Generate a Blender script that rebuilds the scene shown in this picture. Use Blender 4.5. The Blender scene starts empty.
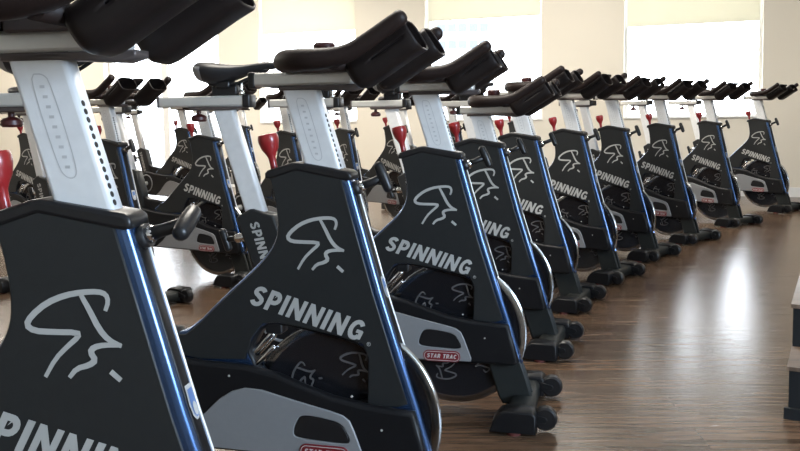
import bpy, bmesh, math, random
from mathutils import Vector, Matrix
from mathutils.geometry import tessellate_polygon

scene = bpy.context.scene
COL = scene.collection
PI = math.pi
random.seed(7)

# ------------------------------------------------------------------ camera
PITCH, ROLL, FPX, CY, H = 0.081274, 0.017068, 820.0, 178.877, 0.95
cam_data = bpy.data.cameras.new('camera')
cam = bpy.data.objects.new('camera', cam_data)
COL.objects.link(cam)
cam_data.sensor_width = 36.0
cam_data.lens = FPX / 800.0 * 36.0
cam_data.shift_y = -(225.5 - CY) / 800.0
cam_data.clip_start = 0.02
cam_data.clip_end = 200
cam.matrix_world = (Matrix.Translation((0, 0, H)) @ Matrix.Rotation(PI / 2 - PITCH, 4, 'X')
                    @ Matrix.Rotation(-ROLL, 4, 'Z'))
scene.camera = cam

# ------------------------------------------------------------------ look
vs = scene.view_settings
scene.display_settings.display_device = 'sRGB'
vs.view_transform = 'Standard'
vs.look = 'None'
vs.gamma = 1.0
vs.exposure = 0.0
vs.use_curve_mapping = False

# ------------------------------------------------------------------ room frame
WT = Vector((0.937, -0.349, 0)).normalized()      # along the window wall, to the right
WN = Vector((-0.349, -0.937, 0)).normalized()     # from the window wall into the room
WO = Vector((0, 10.0, 0))
U0, U1, V1, HC = -8.5, 7.6, 14.0, 3.0
WALL_ROT = math.atan2(WT.y, WT.x)


def room(u, v, z=0.0):
    return WO + WT * u + WN * v + Vector((0, 0, z))


def wall_u(px):
    r = (px - 400.0) / FPX
    y = 10.0 / (1 + 0.3725 * r)
    return (Vector((r * y, y, 0)) - WO).dot(WT)


# ------------------------------------------------------------------ world + lights
world = bpy.data.worlds.new('sky')
scene.world = world
world.use_nodes = True
bg = world.node_tree.nodes['Background']
bg.inputs[0].default_value = (0.86, 0.93, 1.0, 1)
bg.inputs[1].default_value = 11.5


def area_light(name, loc, direction, sx, sy, power, color, portal=False):
    d = bpy.data.lights.new(name, 'AREA')
    d.shape = 'RECTANGLE'
    d.size, d.size_y = sx, sy
    d.energy = power
    d.color = color
    o = bpy.data.objects.new(name, d)
    COL.objects.link(o)
    o.location = loc
    o.rotation_euler = Vector(direction).to_track_quat('-Z', 'Y').to_euler()
    if portal:
        d.cycles.is_portal = True
    return o


# daylight from the windows of the right-hand wall (outside the frame)
area_light('right_window_light', room(7.45, 9.5, 1.75), -WT, 2.0, 1.7, 340, (0.62, 0.79, 1.0))
# unseen fill lights added under the ceiling, one row brightening the window wall
for (cu, cv, pw) in ((-5.0, 2.0, 135), (-1.5, 2.0, 115), (2.0, 2.0, 85), (5.5, 2.0, 35), (-3.0, 6.5, 85), (2.0, 6.5, 95)):
    area_light('ceiling_fill_light', room(cu, cv, 2.93), (0, 0, -1), 1.2, 1.2, pw, (1.0, 0.94, 0.84))


# ------------------------------------------------------------------ materials
def mat(name, col, rough=0.5, metal=0.0, spec=0.5, coat=0.0, coat_rough=0.05, noise=0.0, nscale=20.0,
        bump=0.0, trans=0.0):
    m = bpy.data.materials.new(name)
    m.use_nodes = True
    nt = m.node_tree
    b = nt.nodes['Principled BSDF']
    b.inputs['Base Color'].default_value = (*col, 1)
    b.inputs['Roughness'].default_value = rough
    b.inputs['Metallic'].default_value = metal
    b.inputs['Specular IOR Level'].default_value = spec
    b.inputs['Coat Weight'].default_value = coat
    b.inputs['Coat Roughness'].default_value = coat_rough
    if noise or bump:
        tc = nt.nodes.new('ShaderNodeTexCoord')
        n = nt.nodes.new('ShaderNodeTexNoise')
        n.inputs['Scale'].default_value = nscale
        n.inputs['Detail'].default_value = 4
        nt.links.new(tc.outputs['Object'], n.inputs['Vector'])
        if noise:
            mx = nt.nodes.new('ShaderNodeMix')
            mx.data_type = 'RGBA'
            mx.inputs[6].default_value = (*[c * (1 - noise) for c in col], 1)
            mx.inputs[7].default_value = (*[min(1, c * (1 + noise)) for c in col], 1)
            nt.links.new(n.outputs['Fac'], mx.inputs[0])
            nt.links.new(mx.outputs[2], b.inputs['Base Color'])
        if bump:
            bp = nt.nodes.new('ShaderNodeBump')
            bp.inputs['Strength'].default_value = bump
            bp.inputs['Distance'].default_value = 0.002
            nt.links.new(n.outputs['Fac'], bp.inputs['Height'])
            nt.links.new(bp.outputs[0], b.inputs['Normal'])
    return m


M = {}
M['paint'] = mat('navy_gloss_paint', (0.050, 0.105, 0.235), 0.26, 0.8, 0.5, 0.7, 0.10)
M['panel'] = mat('charcoal_satin_panel', (0.0235, 0.0245, 0.0245), 0.36, 0.0, 0.28, noise=0.12, nscale=60)
M['matte'] = mat('matte_black_metal', (0.020, 0.022, 0.021), 0.48, 0.0, 0.25, noise=0.1, nscale=90)
M['guard'] = mat('black_plastic_guard', (0.010, 0.010, 0.011), 0.38, 0.0, 0.25)
M['silver_panel'] = mat('silver_grey_plastic', (0.27, 0.275, 0.28), 0.42, 0.15, 0.5, noise=0.05, nscale=80)
M['brushed'] = mat('brushed_aluminium', (0.86, 0.86, 0.85), 0.42, 0.15, 0.5, noise=0.08, nscale=45, bump=0.1)
M['rail'] = mat('satin_silver_rail', (0.74, 0.73, 0.69), 0.32, 0.4, 0.5, noise=0.05, nscale=60)
M['bracket'] = mat('brown_grey_bracket', (0.12, 0.10, 0.095), 0.4, 0.4, 0.5)
M['dark_chrome'] = mat('dark_chrome', (0.42, 0.43, 0.44), 0.14, 1.0, 0.5)
M['chrome'] = mat('chrome', (0.78, 0.79, 0.80), 0.10, 1.0, 0.5)
M['wheel'] = mat('gloss_black_flywheel', (0.010, 0.010, 0.012), 0.20, 0.0, 0.5)
M['foam'] = mat('dark_brown_pvc_grip', (0.020, 0.012, 0.010), 0.5, 0.0, 0.25, noise=0.2, nscale=120, bump=0.15)
M['cup'] = mat('black_bottle_cup', (0.014, 0.010, 0.009), 0.42, 0.0, 0.25)
M['rubber'] = mat('black_rubber', (0.012, 0.012, 0.013), 0.35, 0.0, 0.45)
M['red'] = mat('deep_red_plastic', (0.30, 0.016, 0.018), 0.30, 0.0, 0.5, 0.3)
M['red_dark'] = mat('dark_red_plastic', (0.060, 0.012, 0.012), 0.4)
M['badge_red'] = mat('badge_red', (0.19, 0.010, 0.016), 0.4)
M['white'] = mat('white_print', (0.62, 0.60, 0.57), 0.45)
M['print'] = mat('silver_print', (0.46, 0.455, 0.43), 0.45)
M['dim_print'] = mat('dim_grey_print', (0.10, 0.095, 0.095), 0.5)
M['hole'] = mat('dark_hole', (0.006, 0.006, 0.008), 0.5)
M['post_line'] = mat('grey_engraving', (0.66, 0.66, 0.66), 0.5, 0.4)
M['saddle'] = mat('black_saddle_vinyl', (0.020, 0.019, 0.020), 0.42, 0.0, 0.45, noise=0.1, nscale=70)
M['saddle_grey'] = mat('grey_saddle_vinyl', (0.30, 0.30, 0.30), 0.5)
M['sticker'] = mat('blue_white_sticker', (0.10, 0.18, 0.38), 0.4)
M['foot_pad'] = mat('dark_red_rubber_foot', (0.10, 0.018, 0.014), 0.6)
M['wall'] = mat('cream_wall_paint', (0.76, 0.705, 0.60), 0.75, 0.0, 0.3, noise=0.02, nscale=3, bump=0.05)
M['ceiling'] = mat('white_ceiling_paint', (0.82, 0.80, 0.76), 0.85, 0.0, 0.2)
M['frame_white'] = mat('white_window_frame', (0.80, 0.80, 0.78), 0.5)
M['podium_side'] = mat('black_podium_carpet', (0.012, 0.014, 0.016), 0.6, 0.0, 0.3, noise=0.2, nscale=150)
M['facade'] = mat('pale_blue_facade', (0.55, 0.58, 0.60), 0.8, noise=0.05, nscale=2)
M['facade_dark'] = mat('blue_facade_glazing', (0.085, 0.105, 0.135), 0.3)
M['street'] = mat('pale_street', (0.5, 0.5, 0.5), 0.9)


def glass_material():
    m = bpy.data.materials.new('window_glass')
    m.use_nodes = True
    nt = m.node_tree
    nt.nodes.clear()
    out = nt.nodes.new('ShaderNodeOutputMaterial')
    mix = nt.nodes.new('ShaderNodeMixShader')
    mix.inputs[0].default_value = 0.06
    t = nt.nodes.new('ShaderNodeBsdfTransparent')
    g = nt.nodes.new('ShaderNodeBsdfGlossy')
    g.inputs['Roughness'].default_value = 0.02
    nt.links.new(t.outputs[0], mix.inputs[1])
    nt.links.new(g.outputs[0], mix.inputs[2])
    nt.links.new(mix.outputs[0], out.inputs[0])
    return m


def blind_material():
    m = bpy.data.materials.new('translucent_blind_fabric')
    m.use_nodes = True
    nt = m.node_tree
    nt.nodes.clear()
    out = nt.nodes.new('ShaderNodeOutputMaterial')
    mix = nt.nodes.new('ShaderNodeMixShader')
    mix.inputs[0].default_value = 0.34
    d = nt.nodes.new('ShaderNodeBsdfDiffuse')
    d.inputs[0].default_value = (0.80, 0.79, 0.70, 1)
    t = nt.nodes.new('ShaderNodeBsdfTranslucent')
    t.inputs[0].default_value = (0.72, 0.68, 0.56, 1)
    nt.links.new(d.outputs[0], mix.inputs[1])
    nt.links.new(t.outputs[0], mix.inputs[2])
    nt.links.new(mix.outputs[0], out.inputs[0])
    return m


def wood_material(name, angle, base_d, base_l, rough=0.3):
    m = bpy.data.materials.new(name)
    m.use_nodes = True
    nt = m.node_tree
    N, L = nt.nodes, nt.links
    b = N['Principled BSDF']
    tc = N.new('ShaderNodeTexCoord')
    mp = N.new('ShaderNodeMapping')
    mp.inputs['Rotation'].default_value = (0, 0, angle)
    L.new(tc.outputs['Object'], mp.inputs['Vector'])
    br = N.new('ShaderNodeTexBrick')
    br.inputs['Scale'].default_value = 1.0
    br.inputs['Brick Width'].default_value = 1.25
    br.inputs['Row Height'].default_value = 0.14
    br.inputs['Mortar Size'].default_value = 0.0022
    br.inputs['Color1'].default_value = (0.30, 0.30, 0.30, 1)
    br.inputs['Color2'].default_value = (0.75, 0.75, 0.75, 1)
    br.inputs['Mortar'].default_value = (0.0, 0.0, 0.0, 1)
    br.offset = 0.37
    L.new(mp.outputs[0], br.inputs['Vector'])
    # long grain
    st = N.new('ShaderNodeMapping')
    st.inputs['Scale'].default_value = (1.1, 17.0, 1)
    L.new(mp.outputs[0], st.inputs['Vector'])
    ad = N.new('ShaderNodeVectorMath')
    ad.operation = 'MULTIPLY_ADD'
    L.new(br.outputs['Color'], ad.inputs[0])
    ad.inputs[1].default_value = (7, 7, 7)
    L.new(st.outputs[0], ad.inputs[2])
    n1 = N.new('ShaderNodeTexNoise')
    n1.inputs['Scale'].default_value = 2.6
    n1.inputs['Detail'].default_value = 8
    n1.inputs['Roughness'].default_value = 0.65
    n1.inputs['Distortion'].default_value = 0.9
    L.new(ad.outputs[0], n1.inputs['Vector'])
    cr = N.new('ShaderNodeValToRGB')
    cr.color_ramp.elements[0].position = 0.36
    cr.color_ramp.elements[0].color = (*base_d, 1)
    cr.color_ramp.elements[1].position = 0.64
    cr.color_ramp.elements[1].color = (*base_l, 1)
    L.new(n1.outputs['Fac'], cr.inputs[0])
    hm = N.new('ShaderNodeMix')
    hm.data_type = 'RGBA'
    hm.blend_type = 'MULTIPLY'
    hm.inputs[0].default_value = 0.35
    L.new(cr.outputs[0], hm.inputs[6])
    L.new(br.outputs['Color'], hm.inputs[7])
    L.new(hm.outputs[2], b.inputs['Base Color'])
    rr = N.new('ShaderNodeMapRange')
    rr.inputs['To Min'].default_value = rough - 0.07
    rr.inputs['To Max'].default_value = rough + 0.12
    L.new(n1.outputs['Fac'], rr.inputs['Value'])
    L.new(rr.outputs[0], b.inputs['Roughness'])
    b.inputs['Specular IOR Level'].default_value = 0.5
    bp = N.new('ShaderNodeBump')
    bp.inputs['Strength'].default_value = 0.22
    bp.inputs['Distance'].default_value = 0.0012
    L.new(n1.outputs['Fac'], bp.inputs['Height'])
    L.new(bp.outputs[0], b.inputs['Normal'])
    return m


M['glass'] = glass_material()
M['blind'] = blind_material()
M['floor'] = wood_material('brown_wood_floor', 0.03, (0.056, 0.033, 0.020), (0.185, 0.115, 0.072), 0.215)
M['podium_top'] = wood_material('podium_wood_top', -0.45, (0.10, 0.07, 0.05), (0.27, 0.19, 0.14), 0.35)


# ------------------------------------------------------------------ mesh helpers
def bm_new():
    return bmesh.new()


def offset_poly(pts, d):
    """move every vertex of a closed 2-D polygon inwards by d (CCW polygon)"""
    n = len(pts)
    out = []
    for i in range(n):
        p0, p1, p2 = Vector(pts[i - 1]), Vector(pts[i]), Vector(pts[(i + 1) % n])
        a = (p1 - p0).normalized()
        b = (p2 - p1).normalized()
        na, nb = Vector((-a.y, a.x)), Vector((-b.y, b.x))
        m = na + nb
        if m.length < 1e-6:
            m = na
        m.normalize()
        k = d / max(0.45, m.dot(na))
        out.append((p1.x + m.x * k, p1.y + m.y * k))
    return out


def area2(pts):
    return sum(pts[i - 1][0] * pts[i][1] - pts[i][0] * pts[i - 1][1] for i in range(len(pts)))


def rprism(bm, outline, y0, y1, r=0.0, holes=(), seg=3, mi=0, xf=None):
    """extrude an (x, z) outline from y0 to y1 with rounded edges of radius r"""
    outline = list(outline)
    if area2(outline) < 0:
        outline.reverse()
    loops = [outline]
    for h in holes:
        h = list(h)
        if area2(h) > 0:
            h.reverse()
        loops.append(h)
    lv = []
    if r > 0:
        for k in range(seg + 1):
            a = PI / 2 * k / seg
            lv.append((y0 + r * (1 - math.sin(a)), r * (1 - math.cos(a))))
        front = lv[::-1]          # starts at cap (inset r) ... goes outwards
        front = [(y0 + r * (1 - math.sin(PI / 2 * (seg - k) / seg)), r * (1 - math.cos(PI / 2 * (seg - k) / seg)))
                 for k in range(seg + 1)]
        back = [(y1 - (yy - y0), ins) for (yy, ins) in front][::-1]
        lv = front + back
    else:
        lv = [(y0, 0.0), (y1, 0.0)]
    T = xf or (lambda v: v)
    rings = []
    for (yy, ins) in lv:
        ring = []
        for lp in loops:
            q = offset_poly(lp, ins) if ins > 1e-9 else lp
            ring.append([bm.verts.new(T(Vector((p[0], yy, p[1])))) for p in q])
        rings.append(ring)
    for a, b in zip(rings[:-1], rings[1:]):
        for la, lb in zip(a, b):
            n = len(la)
            for i in range(n):
                j = (i + 1) % n
                f = bm.faces.new((la[i], la[j], lb[j], lb[i]))
                f.material_index = mi
                f.smooth = True
    for ring, rev in ((rings[0], False), (rings[-1], True)):
        flat = [v for lp in ring for v in lp]
        ins = lv[0][1]
        src = [[(p[0], p[1], 0) for p in (offset_poly(lp, ins) if ins > 1e-9 else lp)] for lp in loops]
        tris = tessellate_polygon([[Vector(p) for p in lp] for lp in src])
        for t in tris:
            vsn = [flat[i] for i in t]
            try:
                f = bm.faces.new(vsn)
            except ValueError:
                continue
            f.material_index = mi
            f.smooth = False
        for lp in ring:
            for i in range(len(lp)):
                e = bm.edges.get((lp[i], lp[(i + 1) % len(lp)]))
                if e:
                    e.smooth = False


def chaikin(pts, it=1, closed=False):
    for _ in range(it):
        out = []
        n = len(pts)
        if not closed:
            out.append(pts[0])
        for i in range(n if closed else n - 1):
            a, b = pts[i], pts[(i + 1) % n]
            out.append(tuple(a[k] * .75 + b[k] * .25 for k in range(len(a))))
            out.append(tuple(a[k] * .25 + b[k] * .75 for k in range(len(a))))
        if not closed:
            out.append(pts[-1])
        pts = out
    return pts


def rrect(x0, x1, z0, z1, r, n=4):
    pts = []
    for (cx, cz, a0) in ((x1 - r, z0 + r, -PI / 2), (x1 - r, z1 - r, 0), (x0 + r, z1 - r, PI / 2), (x0 + r, z0 + r, PI)):
        for k in range(n + 1):
            a = a0 + PI / 2 * k / n
            pts.append((cx + r * math.cos(a), cz + r * math.sin(a)))
    return pts


def sweep(bm, path, rad, n=12, mi=0, caps=True, closed=False):
    """round tube along a path; rad number or list; rounded ends"""
    P = [Vector(p) for p in path]
    m = len(P)
    R = [rad] * m if not isinstance(rad, (list, tuple)) else list(rad)
    if caps and not closed:
        d0 = (P[0] - P[1]).normalized()
        d1 = (P[-1] - P[-2]).normalized()
        head, tail = [], []
        for k in (0, 1, 2):
            a = PI / 2 * (3 - k) / 3
            head.append((P[0] + d0 * R[0] * math.sin(a) * .8, max(R[0] * math.cos(a), R[0] * .04)))
            tail.append((P[-1] + d1 * R[-1] * math.sin(a) * .8, max(R[-1] * math.cos(a), R[-1] * .04)))
        P = [h[0] for h in head] + P + [t[0] for t in tail[::-1]]
        R = [h[1] for h in head] + R + [t[1] for t in tail[::-1]]
        m = len(P)
    up = None
    rings = []
    for i in range(m):
        if closed:
            t = (P[(i + 1) % m] - P[i - 1]).normalized()
        elif i == 0:
            t = (P[1] - P[0]).normalized()
        elif i == m - 1:
            t = (P[-1] - P[-2]).normalized()
        else:
            t = (P[i + 1] - P[i - 1]).normalized()
        if up is None:
            up = Vector((0, 0, 1)) if abs(t.z) < .9 else Vector((1, 0, 0))
        a = t.cross(up).normalized()
        b = a.cross(t).normalized()
        up = b
        rings.append([bm.verts.new(P[i] + (a * math.cos(2 * PI * k / n) + b * math.sin(2 * PI * k / n)) * R[i]) for k in range(n)])
    cnt = m if closed else m - 1
    for i in range(cnt):
        A, B = rings[i], rings[(i + 1) % m]
        for k in range(n):
            f = bm.faces.new((A[k], A[(k + 1) % n], B[(k + 1) % n], B[k]))
            f.smooth = True
            f.material_index = mi
    if not closed:
        for rg, rv in ((rings[0], True), (rings[-1], False)):
            f = bm.faces.new(rg[::-1] if rv else rg)
            f.material_index = mi


def lathe(bm, prof, origin, axis, n=24, mi=0, close=True):
    """prof: list of (radius, along-axis); each pair of rings is joined; sharp profile corners kept by smooth shading"""
    ax = Vector(axis).normalized()
    a = ax.orthogonal().normalized()
    b = ax.cross(a).normalized()
    O = Vector(origin)
    rings = []
    for (r, h) in prof:
        if r < 1e-6:
            rings.append([bm.verts.new(O + ax * h)])
        else:
            rings.append([bm.verts.new(O + ax * h + (a * math.cos(2 * PI * k / n) + b * math.sin(2 * PI * k / n)) * r) for k in range(n)])
    for i in range(len(rings) - 1):
        A, B = rings[i], rings[i + 1]
        for k in range(n):
            k2 = (k + 1) % n
            if len(A) == 1 and len(B) == 1:
                continue
            if len(A) == 1:
                f = bm.faces.new((A[0], B[k2], B[k]))
            elif len(B) == 1:
                f = bm.faces.new((A[k], A[k2], B[0]))
            else:
                f = bm.faces.new((A[k], A[k2], B[k2], B[k]))
            f.smooth = True
            f.material_index = mi
    for i in range(1, len(rings) - 1):      # keep creases crisp
        v0 = Vector((prof[i][0] - prof[i - 1][0], prof[i][1] - prof[i - 1][1]))
        v1 = Vector((prof[i + 1][0] - prof[i][0], prof[i + 1][1] - prof[i][1]))
        if v0.length > 1e-9 and v1.length > 1e-9 and v0.angle(v1) > 0.6 and len(rings[i]) > 1:
            for k in range(n):
                e = bm.edges.get((rings[i][k], rings[i][(k + 1) % n]))
                if e:
                    e.smooth = False


def boxm(bm, x0, x1, y0, y1, z0, z1, mi=0, r=0.0):
    if r > 0:
        rprism(bm, rrect(x0, x1, z0, z1, r, 3), y0, y1, r * .7, mi=mi, seg=2)
    else:
        rprism(bm, [(x0, z0), (x1, z0), (x1, z1), (x0, z1)], y0, y1, 0, mi=mi)


def finish(bm, name, mats, parent=None, fixn=True):
    if fixn:
        bmesh.ops.recalc_face_normals(bm, faces=bm.faces[:])
    me = bpy.data.meshes.new(name)
    bm.to_mesh(me)
    bm.free()
    o = bpy.data.objects.new(name, me)
    COL.objects.link(o)
    for m in (mats if isinstance(mats, (list, tuple)) else [mats]):
        me.materials.append(m)
    if parent is not None:
        o.parent = parent
    return o


def ribbon(bm, pts, w, y, mi=0, closed=False):
    """flat stroke of width w along 2-D (x, z) points in the plane y"""
    n = len(pts)
    W = w if isinstance(w, (list, tuple)) else [w] * n
    L, Rr = [], []
    for i in range(n):
        p = Vector(pts[i])
        a = (p - Vector(pts[i - 1])).normalized() if i > 0 else None
        b = (Vector(pts[i + 1]) - p).normalized() if i < n - 1 else None
        a = a or b
        b = b or a
        na, nb = Vector((-a.y, a.x)), Vector((-b.y, b.x))
        m = na + nb
        if m.length < 1e-5:
            m = na
        m.normalize()
        k = W[i] / 2 / max(0.4, m.dot(na))
        L.append(bm.verts.new((p.x + m.x * k, y, p.y + m.y * k)))
        Rr.append(bm.verts.new((p.x - m.x * k, y, p.y - m.y * k)))
    for i in range(n - 1):
        f = bm.faces.new((L[i], Rr[i], Rr[i + 1], L[i + 1]))
        f.material_index = mi


def arc(cx, cz, rx, rz, a0, a1, n=8):
    return [(cx + rx * math.cos(math.radians(a0 + (a1 - a0) * k / n)),
             cz + rz * math.sin(math.radians(a0 + (a1 - a0) * k / n))) for k in range(n + 1)]


T_ = 0.235


def glyph(ch):
    """strokes in a box of height 1; returns (width, [(points, thickness)])"""
    h = T_ / 2
    if ch == 'I':
        return 0.25, [([(0.125, 0), (0.125, 1)], T_)]
    if ch == 'N':
        return 0.78, [([(h, 0), (h, 1)], T_ * .92), ([(0.78 - h, 0), (0.78 - h, 1)], T_ * .92),
                      ([(h * 1.0, 1 - .02), (0.78 - h * 1.0, .02)], T_ * 1.05)]
    if ch == 'P':
        return 0.66, [([(h, 0), (h, 1)], T_),
                      ([(h, 1 - h * .9), (0.34, 1 - h * .9)] + arc(0.34, 0.66, 0.22, 0.34 - h * .9, 90, -90, 8)
                       + [(h, 0.66 - 0.34 + h * .9)], T_ * .9)]
    if ch == 'S':
        p = arc(0.34, 0.70, 0.225, 0.195, 25, 180, 8) + arc(0.40, 0.70, 0.285, 0.16, 190, 245, 3) \
            + arc(0.26, 0.32, 0.30, 0.18, 60, 0, 4) + arc(0.33, 0.30, 0.225, 0.195, -8, -165, 8)
        return 0.68, [(p, T_ * .9)]
    if ch == 'G':
        p = arc(0.38, 0.5, 0.265, 0.395, 38, 180, 9) + arc(0.38, 0.5, 0.265, 0.395, 190, 322, 8)
        return 0.76, [(p, T_ * .9), ([(0.645, 0.10), (0.645, 0.50)], T_ * .8), ([(0.40, 0.46), (0.70, 0.46)], T_ * .7)]
    if ch == 'T':
        return 0.66, [([(0.33, 0), (0.33, 1)], T_), ([(0, 1 - h * .85), (0.66, 1 - h * .85)], T_ * .85)]
    if ch == 'A':
        return 0.74, [([(0.11, 0), (0.37, 0.98)], T_ * .9), ([(0.63, 0), (0.37, 0.98)], T_ * .9),
                      ([(0.2, 0.27), (0.54, 0.27)], T_ * .7)]
    if ch == 'R':
        g = glyph('P')
        return 0.70, g[1] + [([(0.34, 0.42), (0.58, 0)], T_ * .95)]
    if ch == 'C':
        return 0.70, [(arc(0.36, 0.5, 0.25, 0.395, 42, 318, 14), T_ * .9)]
    return 0.32, []


def letters(bm, text, x, z, h, ang, y, gap=0.13, lean=0.10, length=None, mi=0, reverse_lean=False):
    """write text with its lower-left corner at (x, z), cap height h, baseline angle ang (radians)"""
    tot = sum(glyph(c)[0] for c in text) + gap * (len(text) - 1)
    sx = h if length is None else length / tot
    ca, sa = math.cos(ang), math.sin(ang)
    cx = 0.0
    for ch in text:
        w, strokes = glyph(ch)
        for si, (pts, t) in enumerate(strokes):
            # stroke offset in glyph space first (keeps widths even), then mapped
            tmp = bmesh.new()
            ribbon(tmp, pts, t, 0)
            vm = {}
            for v in tmp.verts:
                gx, gz = v.co.x, v.co.z
                gz = min(max(gz, 0.0), 1.0)
                u = (cx + gx) * sx + lean * gz * h
                w_ = gz * h
                vm[v] = bm.verts.new((x + u * ca - w_ * sa, y - 0.00012 * si, z + u * sa + w_ * ca))
            for f in tmp.faces:
                try:
                    nf = bm.faces.new([vm[v] for v in f.verts])
                    nf.material_index = mi
                except ValueError:
                    pass
            tmp.free()
        cx += w + gap


def rider_logo(bm, fx, y, w=0.0074, mi=0):
    back = chaikin([(0.160, 0.690), (0.165, 0.703), (0.162, 0.713), (0.151, 0.7165), (0.129, 0.7155), (0.103, 0.711),
                    (0.076, 0.700), (0.053, 0.682), (0.045, 0.669), (0.056, 0.661), (0.083, 0.660), (0.119, 0.660),
                    (0.120, 0.654), (0.104, 0.641), (0.085, 0.623), (0.069, 0.597)], 1)
    arm = chaikin([(0.125, 0.714), (0.137, 0.692), (0.150, 0.665), (0.163, 0.650), (0.181, 0.642)], 1)
    leg = chaikin([(0.181, 0.6435), (0.156, 0.6435), (0.141, 0.640), (0.136, 0.633), (0.143, 0.622), (0.134, 0.615),
                   (0.115, 0.610), (0.104, 0.597)], 1)
    dash = [(0.164, 0.607), (0.178, 0.595)]
    for si, st in enumerate((back, arm, leg, dash)):
        n = len(st)
        ws = [w * (0.72 + 0.45 * math.sin(PI * min(1, (i + .6) / n))) for i in range(n)]
        ribbon(bm, [fx(p) for p in st], ws, y - 0.00012 * si, mi)


# ------------------------------------------------------------------ the bike prototype
def frame_mesh():
    bm = bm_new()
    body = [(0.0, 0.812), (0.07, 0.834), (0.192, 0.812), (0.196, 0.803), (0.230, 0.678), (0.265, 0.549), (0.306, 0.45 - .04),
            (0.345, 0.290), (0.369, 0.205), (0.381, 0.158), (0.30, 0.17), (0.0, 0.19), (-0.30, 0.19), (-0.30, 0.40),
            (-0.245, 0.434), (-0.226, 0.438)]
    body[6] = (0.309, 0.405)
    rear = chaikin([(-0.185, 0.468), (-0.131, 0.519), (-0.052, 0.588), (-0.008, 0.630), (0.014, 0.665), (0.019, 0.705),
                    (0.013, 0.755), (0.002, 0.800)], 2)
    body += rear
    hole = chaikin([(-0.062, 0.385), (-0.046, 0.425), (-0.020, 0.458), (0.020, 0.462), (0.08, 0.452), (0.150, 0.440),
                    (0.216, 0.424), (0.228, 0.400), (0.228, 0.32), (0.222, 0.295), (0.15, 0.295), (0.0, 0.33)], 1, True)
    rprism(bm, body, -0.024, 0.024, 0.0115, [hole], seg=4)
    cut = bm_new()
    lathe(cut, [(0, -0.0105), (0.240, -0.0105), (0.240, 0.0105), (0, 0.0105)], (0.164, 0, 0.249), (0, 1, 0), 64)
    a = finish(bm, 'frame', [M['paint']])
    c = finish(cut, 'cutter', [M['paint']])
    md = a.modifiers.new('cut', 'BOOLEAN')
    md.object = c
    md.operation = 'DIFFERENCE'
    md.solver = 'EXACT'
    dg = bpy.context.evaluated_depsgraph_get()
    me = bpy.data.meshes.new_from_object(a.evaluated_get(dg))
    bm = bm_new()
    bm.from_mesh(me)
    bm.normal_update()
    for o in (a, c):
        m_ = o.data
        bpy.data.objects.remove(o)
        bpy.data.meshes.remove(m_)
    # seat tube, bottom bracket and rear strut (narrower)
    back = [(-0.25, 0.438), (-0.36, 0.450), (-0.40, 0.475), (-0.44, 0.60), (-0.565, 0.60), (-0.52, 0.44), (-0.487, 0.31),
            (-0.56, 0.20), (-0.655, 0.105), (-0.655, 0.06), (-0.60, 0.06), (-0.52, 0.12), (-0.43, 0.185), (-0.25, 0.19)]
    for f in bm.faces:          # inside of the opening stays matt black
        c = f.calc_center_median()
        if -0.085 < c.x < 0.24 and 0.285 < c.z < 0.475 and abs(f.normal.y) < 0.9:
            f.material_index = 1
    rprism(bm, back, -0.022, 0.022, 0.008, seg=3, mi=1)
    return finish(bm, 'frame', [M['paint'], M['guard']], fixn=True)


def tuned(o, label):
    o['label'] = label
    return o


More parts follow.
